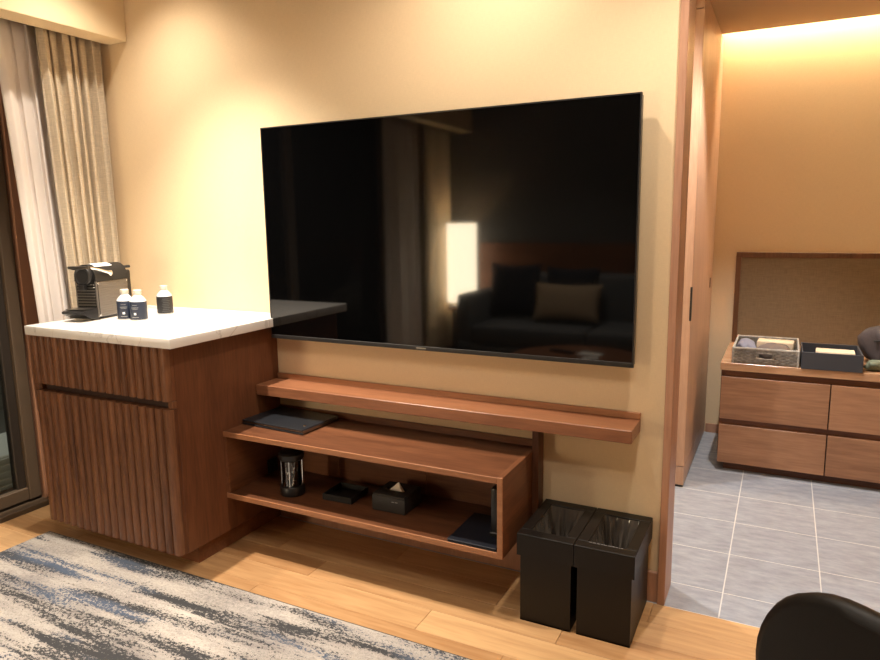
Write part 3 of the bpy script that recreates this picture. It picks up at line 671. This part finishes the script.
# ------------------------------------------------------------------ dressing chest in the corridor
ch = thing('drawer_chest', 'walnut chest of drawers in the tiled corridor', 'chest', (1.613, 1.36, 0))
CW, CDp = 0.952, 0.625
box('carcass', 'recess', 0.004, CW - 0.004, 0.022, CDp, 0.044, 0.519, ch)
box('side_panel', 'walnut_z', 0.0, 0.018, 0.020, CDp, 0.044, 0.519, ch, 0.001)
box('side_panel', 'walnut_z', CW - 0.018, CW, 0.020, CDp, 0.044, 0.519, ch, 0.001)
box('top_board', 'chest_top', -0.004, CW + 0.004, -0.004, CDp, 0.519, 0.557, ch, 0.0015)
box('plinth', 'walnut_x', 0.03, CW - 0.03, 0.045, CDp, 0.0, 0.044, ch)
dm = MB().box(0, 0.4705, 0.0, 0.020, 0.0, 0.214, 0.0012).mesh('drawer'); dm.materials.append(MATS['chest_x'])
dm2 = MB().box(0, 0.4705, 0.0, 0.020, 0.0, 0.196, 0.0012).mesh('drawer'); dm2.materials.append(MATS['chest_x'])
for a in (0.003, 0.4785):
    link('drawer', dm, ch, (a, 0, 0.272)); link('drawer', dm2, ch, (a, 0, 0.045))
for z0, z1 in ((0.2415, 0.2715), (0.487, 0.5185)): box('finger_groove', 'walnut_x', 0.018, CW - 0.018, 0.018, 0.022, z0, z1, ch)
fp = thing('fabric_panel', 'wood framed taupe fabric panel on the wall above the chest', 'wall panel', (1.618, 1.998, 0.558))
box('fabric', 'panel_fabric', 0.026, 0.92, -0.014, 0.0, 0.0, 0.482, fp)
box('frame_bar', 'frame_wood', 0.0, 0.94, -0.024, 0.0, 0.482, 0.510, fp, 0.0015)
box('frame_bar', 'frame_wood', 0.0, 0.026, -0.024, 0.0, 0.0, 0.482, fp, 0.0015)
box('frame_bar', 'frame_wood', 0.914, 0.94, -0.024, 0.0, 0.0, 0.482, fp, 0.0015)

# wicker basket
ZC = 0.5572
bk = thing('wicker_basket', 'grey woven wicker basket at the left of the chest top', 'basket', (1.805, 1.555, ZC))
BW, BD, BH = 0.142, 0.185, 0.078
def wall_weave(a, c, fixed, axis, hole=False):
    mbx = MB(); rows_ = 8; n = 15; th = 0.0035
    for r_ in range(rows_):
        z0 = 0.006 + (BH - 0.014) * r_ / rows_; z1 = z0 + (BH - 0.014) / rows_ * 0.86
        for k in range(n):
            s0 = a + (c - a) * k / n; s1 = a + (c - a) * (k + 1) / n; up = 0.0025 if (k + r_) % 2 else -0.0015
            md = (s0 + s1) / 2
            if hole and abs(md - (a + c) / 2) < 0.036 and 3 <= r_ <= 5: continue
            if axis == 'x': mbx.box(s0, s1, fixed - th / 2 - up, fixed + th / 2 - up, z0, z1)
            else: mbx.box(fixed - th / 2 - up, fixed + th / 2 - up, s0, s1, z0, z1)
    for k in range(n + 1):
        s0 = a + (c - a) * k / n
        if hole and abs(s0 - (a + c) / 2) < 0.034: continue
        if axis == 'x': mbx.tube([(s0, fixed, 0.004), (s0, fixed, BH - 0.006)], 0.0022, 5)
        else: mbx.tube([(fixed, s0, 0.004), (fixed, s0, BH - 0.006)], 0.0022, 5)
    return mbx
for nm, a, c, fx, ax, hl in (('f', -BW, BW, -BD, 'x', True), ('b', -BW, BW, BD, 'x', True), ('l', -BD, BD, -BW, 'y', False), ('r', -BD, BD, BW, 'y', False)):
    wl = wall_weave(a, c, fx, ax, hl).build('woven_side', 'wicker', bk)
    if hl:
        MB().tube([(-0.038, fx, 0.030), (-0.036, fx, 0.054), (0.0, fx, 0.058), (0.036, fx, 0.054), (0.038, fx, 0.030), (0.0, fx, 0.026), (-0.038, fx, 0.030)], 0.0036, 7).build('handle_rim', 'wicker_light', wl, smooth=True)
MB().tube([(-BW, -BD, BH - 0.004), (BW, -BD, BH - 0.004), (BW, BD, BH - 0.004), (-BW, BD, BH - 0.004), (-BW, -BD, BH - 0.004)], 0.0065, 8).build('rim', 'wicker_light', bk)
for sx in (-1, 1):
    for sy in (-1, 1): MB().tube([(sx * BW, sy * BD, 0.0005), (sx * BW, sy * BD, BH - 0.003)], 0.0052, 8).build('corner_post', 'wicker_light', bk)
box('base', 'wicker', -BW, BW, -BD, BD, 0.0005, 0.006, bk)
def cloth(name, mat, label, loc, rz, sx, sy, sz, seed, cat='cloth', lumps=0.25, parent=None):
    rg = random.Random(seed); p_ = [rg.uniform(0, 6.28) for _ in range(6)]; mbx = MB(); nu, nv = 28, 14
    def fn(u, v):
        a = 2 * PI * u; e_ = PI * v
        k = 1 + lumps * (0.5 * math.sin(3 * a + p_[0] + 2 * e_) + 0.35 * math.sin(5 * a - 3 * e_ + p_[1]) + 0.25 * math.sin(9 * a + 5 * e_ + p_[2])) * math.sin(e_)
        ca, sa = math.cos(a), math.sin(a)
        f = (abs(ca) ** 3 + abs(sa) ** 3) ** (-1 / 3)
        s = math.sin(e_) ** 0.6
        z = math.cos(e_); z = math.copysign(abs(z) ** 0.75, z)
        return (sx * f * ca * s * k, sy * f * sa * s * k, max(0.0, sz * (1 + z * (1 + 0.5 * (k - 1)))))
    mbx.grid(fn, nu, nv)
    o = mbx.build(name, mat, parent, loc, (0, 0, rz), smooth=True, angle=180)
    return tag(o, label, cat) if not parent else o
cloth('folded_cloth', 'cloth_blue', 'grey blue cloth stuffed in the left corner of the basket', (1.715, 1.545, ZC + 0.007), 0.1, 0.040, 0.115, 0.040, 3)
cloth('folded_cloth', 'cloth_brown', 'taupe rolled cloth lying across the basket contents', (1.842, 1.505, ZC + 0.007), -0.15, 0.072, 0.085, 0.037, 8, lumps=0.12)
pk = tag(MB().box(-0.085, 0.085, -0.05, 0.05, 0.0, 0.066, 0.006, 2).build('paper_packet', 'cream_paper', None, (1.845, 1.665, ZC + 0.007), (0, 0, -0.06), smooth=True), 'cream paper packet at the back of the wicker basket', 'packet')
# slate box with cream packets
bx_ = thing('slate_box', 'open dark slate box beside the wicker basket', 'box', (2.083, 1.487, ZC))
HW, HD, HH = 0.124, 0.138, 0.080
for a, c, d, e2 in ((-HW, HW, -HD, -HD + 0.006), (-HW, HW, HD - 0.006, HD), (-HW, -HW + 0.006, -HD + 0.006, HD - 0.006), (HW - 0.006, HW, -HD + 0.006, HD - 0.006)):
    MB().box(a, c, d, e2, 0.0, HH, 0.001).build('side', 'box_slate', bx_)
box('base', 'box_slate', -HW + 0.006, HW - 0.006, -HD + 0.006, HD - 0.006, 0.0005, 0.006, bx_)
tag(MB().box(-0.082, 0.082, -0.055, 0.045, 0.0, 0.058, 0.004, 2).build('paper_packet', 'cream_paper', None, (2.105, 1.535, ZC + 0.0065), (0, 0, -0.03), smooth=True), 'tall cream packet inside the dark slate box', 'packet')
tag(MB().box(-0.06, 0.06, -0.028, 0.028, 0.0, 0.036, 0.003, 2).build('paper_packet', 'cream_paper', None, (2.10, 1.425, ZC + 0.0065), (0, 0, 0.05), smooth=True), 'low cream packet at the front of the dark slate box', 'packet')
bag = thing('soft_bag', 'mauve brown soft bag slumped at the right of the chest top', 'bag', (2.345, 1.62, ZC))
cloth('body', 'bag_mauve', '', (0, 0, 0), 0.2, 0.115, 0.12, 0.092, 11, parent=bag)
MB().tube([(-0.06, -0.02, 0.175), (-0.035, -0.05, 0.205), (0.03, -0.05, 0.205), (0.06, -0.02, 0.175)], 0.007, 8).build('handle', 'bag_mauve', bag, smooth=True)
MB().tube([(-0.085, -0.085, 0.12), (-0.02, -0.125, 0.135), (0.06, -0.10, 0.12)], 0.004, 6).build('zip', 'black_matte', bag, smooth=True)
cloth('crumpled_scarf', 'cloth_green', 'dark green patterned scarf crumpled before the soft bag', (2.285, 1.44, ZC), 0.5, 0.065, 0.035, 0.024, 14, lumps=0.3)

# ------------------------------------------------------------------ black chair near the camera
wdir = Vector((0.83, -0.56, 0)).normalized(); E0 = Vector((1.835, -1.185, 0))
cc = E0 + wdir * 0.225
ang = math.atan2(wdir.y, wdir.x)
chr_ = thing('leather_chair', 'black leather chair with rounded back at the bottom right corner', 'chair', (cc.x, cc.y, 0), ang)
# local: x along the back, +y away from the camera (seat side)
def back_outline(n=10):
    W, zt, zb, rr = 0.225, 0.783, 0.42, 0.150
    pts = [(W - 0.02, zb), ]
    for k in range(n + 1):
        t = PI / 2 * k / n; pts.append((W - rr + rr * math.cos(t), zt - rr + rr * math.sin(t)))
    for k in range(n + 1):
        t = PI / 2 + PI / 2 * k / n; pts.append((-W + rr + rr * math.cos(t), zt - rr + rr * math.sin(t)))
    pts.append((-W + 0.02, zb)); return pts
ol = back_outline(); T_ = 0.036
def ring(scale, y):
    cz = 0.60
    return [((a) * scale, y + 0.55 * (a * scale) ** 2, cz + (z - cz) * scale) for a, z in ol]
rings = [ring(0.93, 0.0), ring(0.985, 0.005), ring(1.0, 0.016), ring(0.985, T_ - 0.006), ring(0.93, T_)]
mbx = MB(); n = len(ol)
for q in rings: mbx.v += q
for k in range(len(rings) - 1):
    for i in range(n): mbx.f.append((k * n + i, k * n + (i + 1) % n, (k + 1) * n + (i + 1) % n, (k + 1) * n + i))
# close both faces as strips between left and right halves
for base in (0, (len(rings) - 1) * n):
    h = n // 2
    for i in range(h - 1): mbx.f.append((base + i, base + i + 1, base + n - 2 - i, base + n - 1 - i))
mbx.build('backrest', 'leather', chr_, smooth=True, angle=60)
MB().box(-0.215, 0.215, 0.055, 0.47, 0.385, 0.455, 0.022, 3).build('seat', 'leather', chr_, smooth=True)
MB().box(-0.20, 0.20, 0.07, 0.45, 0.355, 0.386, 0.004).build('seat_frame', 'black_plastic', chr_)
for a, c in ((-0.185, 0.085), (0.185, 0.085), (-0.185, 0.435), (0.185, 0.435)):
    MB().tube([(a * 1.08, c + (0.02 if c > 0.2 else -0.02), 0.0), (a, c, 0.357)], [0.010, 0.014], 10).build('leg', 'black_plastic', chr_, smooth=True)
for a in (-0.13, 0.13): MB().tube([(a, 0.085, 0.37), (a, 0.040, 0.40), (a, 0.042, 0.50)], 0.011, 8).build('back_strut', 'black_plastic', chr_, smooth=True)

# ------------------------------------------------------------------ the sofa end of the room (mirrored in the television)
pn = thing('wall_panel', 'low walnut wall panel behind the grey sofa', 'wall panel', (0, ROOM_Y0, 0))
for k in range(4): box('board', 'walnut_x', -0.70 + k * 0.90, 0.196 + k * 0.90, 0.001, 0.03, 0.0, 1.05, pn, 0.002)
sf = thing('sofa', 'grey fabric sofa mirrored in the television', 'sofa', (0.55, -3.36, 0))
MB().box(-1.08, 1.15, -0.40, 0.42, 0.10, 0.27, 0.02, 2).build('base', 'sofa_grey', sf, smooth=True)
for a, c in ((-0.95, 0.0), (0.005, 0.95)): MB().box(a, c, -0.20, 0.435, 0.272, 0.42, 0.035, 3).build('seat_cushion', 'sofa_grey', sf, smooth=True)
MB().box(-1.09, -0.955, -0.40, 0.40, 0.10, 0.665, 0.035, 3).build('arm', 'sofa_grey', sf, smooth=True)
MB().box(0.955, 1.15, -0.40, 0.40, 0.10, 0.665, 0.035, 3).build('arm', 'sofa_grey', sf, smooth=True)
MB().box(-0.95, 0.95, -0.42, -0.22, 0.272, 0.80, 0.04, 3).build('backrest', 'sofa_grey', sf, smooth=True)
for a in (-1.02, 1.08):
    for c in (-0.34, 0.36): MB().lathe([(0.018, 0.0), (0.024, 0.10)], 12, (a, c)).build('leg', 'black_plastic', sf)
def pillow(name, mat, label, loc, sx, sy, sz, tilt, rz=0):
    o = MB().pillow(sx, sy * 0.8, sz).build(name, mat, None, loc, (tilt, 0, rz), smooth=True, angle=120); return tag(o, label, 'cushion')
pillow('throw_cushion', 'cushion_dark', 'large dark cushion at the sofa arm, mirrored in the television', (-0.20, -3.42, 0.668), 0.46, 0.16, 0.46, math.radians(14))
pillow('throw_cushion', 'cushion_dark', 'dark cushion at the sofa middle, mirrored in the television', (0.30, -3.44, 0.655), 0.46, 0.15, 0.44, math.radians(12))
pillow('lumbar_cushion', 'cushion_tan', 'tan lumbar cushion on the sofa, mirrored in the television', (0.31, -3.27, 0.595), 0.56, 0.14, 0.32, math.radians(20))
# lamp and its table
stb = thing('side_table', 'small round side table under the lit lamp', 'table', (-0.79, -3.62, 0))
MB().lathe([(0.12, 0.0), (0.12, 0.012), (0.03, 0.018), (0.018, 0.03), (0.018, 0.44), (0.03, 0.45)], 32).build('pedestal', 'black_plastic', stb, smooth=True)
MB().lathe([(0.13, 0.45), (0.135, 0.455), (0.135, 0.468), (0.13, 0.472)], 32).build('top', 'walnut_x', stb, smooth=True)
lp = thing('table_lamp', 'tall lit cylinder lamp beside the sofa, mirrored in the television', 'lamp', (-0.79, -3.62, 0.472))
MB().lathe([(0.10, 0.0), (0.10, 0.012), (0.02, 0.02), (0.012, 0.06)], 28).build('base', 'black_plastic', lp, smooth=True)
MB().lathe([(0.135, 0.045), (0.138, 0.05), (0.138, 0.76), (0.135, 0.765)], 40, cap=False).build('shade', 'lamp_shade', lp, smooth=True)
MB().tube([(0, 0, 0.05), (0, 0, 0.45)], 0.008, 8).build('stem', 'black_plastic', lp)
# coffee table with remote and papers
tbl = thing('coffee_table', 'round walnut coffee table mirrored in the television', 'table', (0.74, -1.99, 0.0125))
MB().lathe([(0.41, 0.372), (0.42, 0.378), (0.42, 0.398), (0.412, 0.405), (0.0005, 0.405)], 56).build('top', 'walnut_red', tbl, smooth=True)
MB().lathe([(0.20, 0.0), (0.20, 0.015), (0.05, 0.03), (0.04, 0.06), (0.04, 0.34), (0.09, 0.372)], 36).build('pedestal', 'black_plastic', tbl, smooth=True)
rmt = thing('remote_control', 'black remote control on the round coffee table', 'remote', (0.62, -2.11, 0.4175), 0.35)
MB().box(-0.085, 0.085, -0.022, 0.022, 0.0, 0.016, 0.005, 2).build('body', 'black_plastic', rmt, smooth=True)
for k in range(6): MB().lathe([(0.006, 0.015), (0.005, 0.018)], 10, (-0.06 + k * 0.024, 0.0)).build('button', 'charcoal_card', rmt)
tag(box('paper_card', 'tissue', -0.075, 0.075, -0.05, 0.05, 0, 0.003, None, loc=(0.80, -2.12, 0.4175), rot=(0, 0, 0.2)), 'white card on the round coffee table beside the remote', 'paper')
tag(box('paper_card', 'tissue', -0.05, 0.05, -0.035, 0.035, 0, 0.003, None, loc=(0.83, -1.99, 0.4175), rot=(0, 0, -0.4)), 'smaller white card near the centre of the coffee table', 'paper')
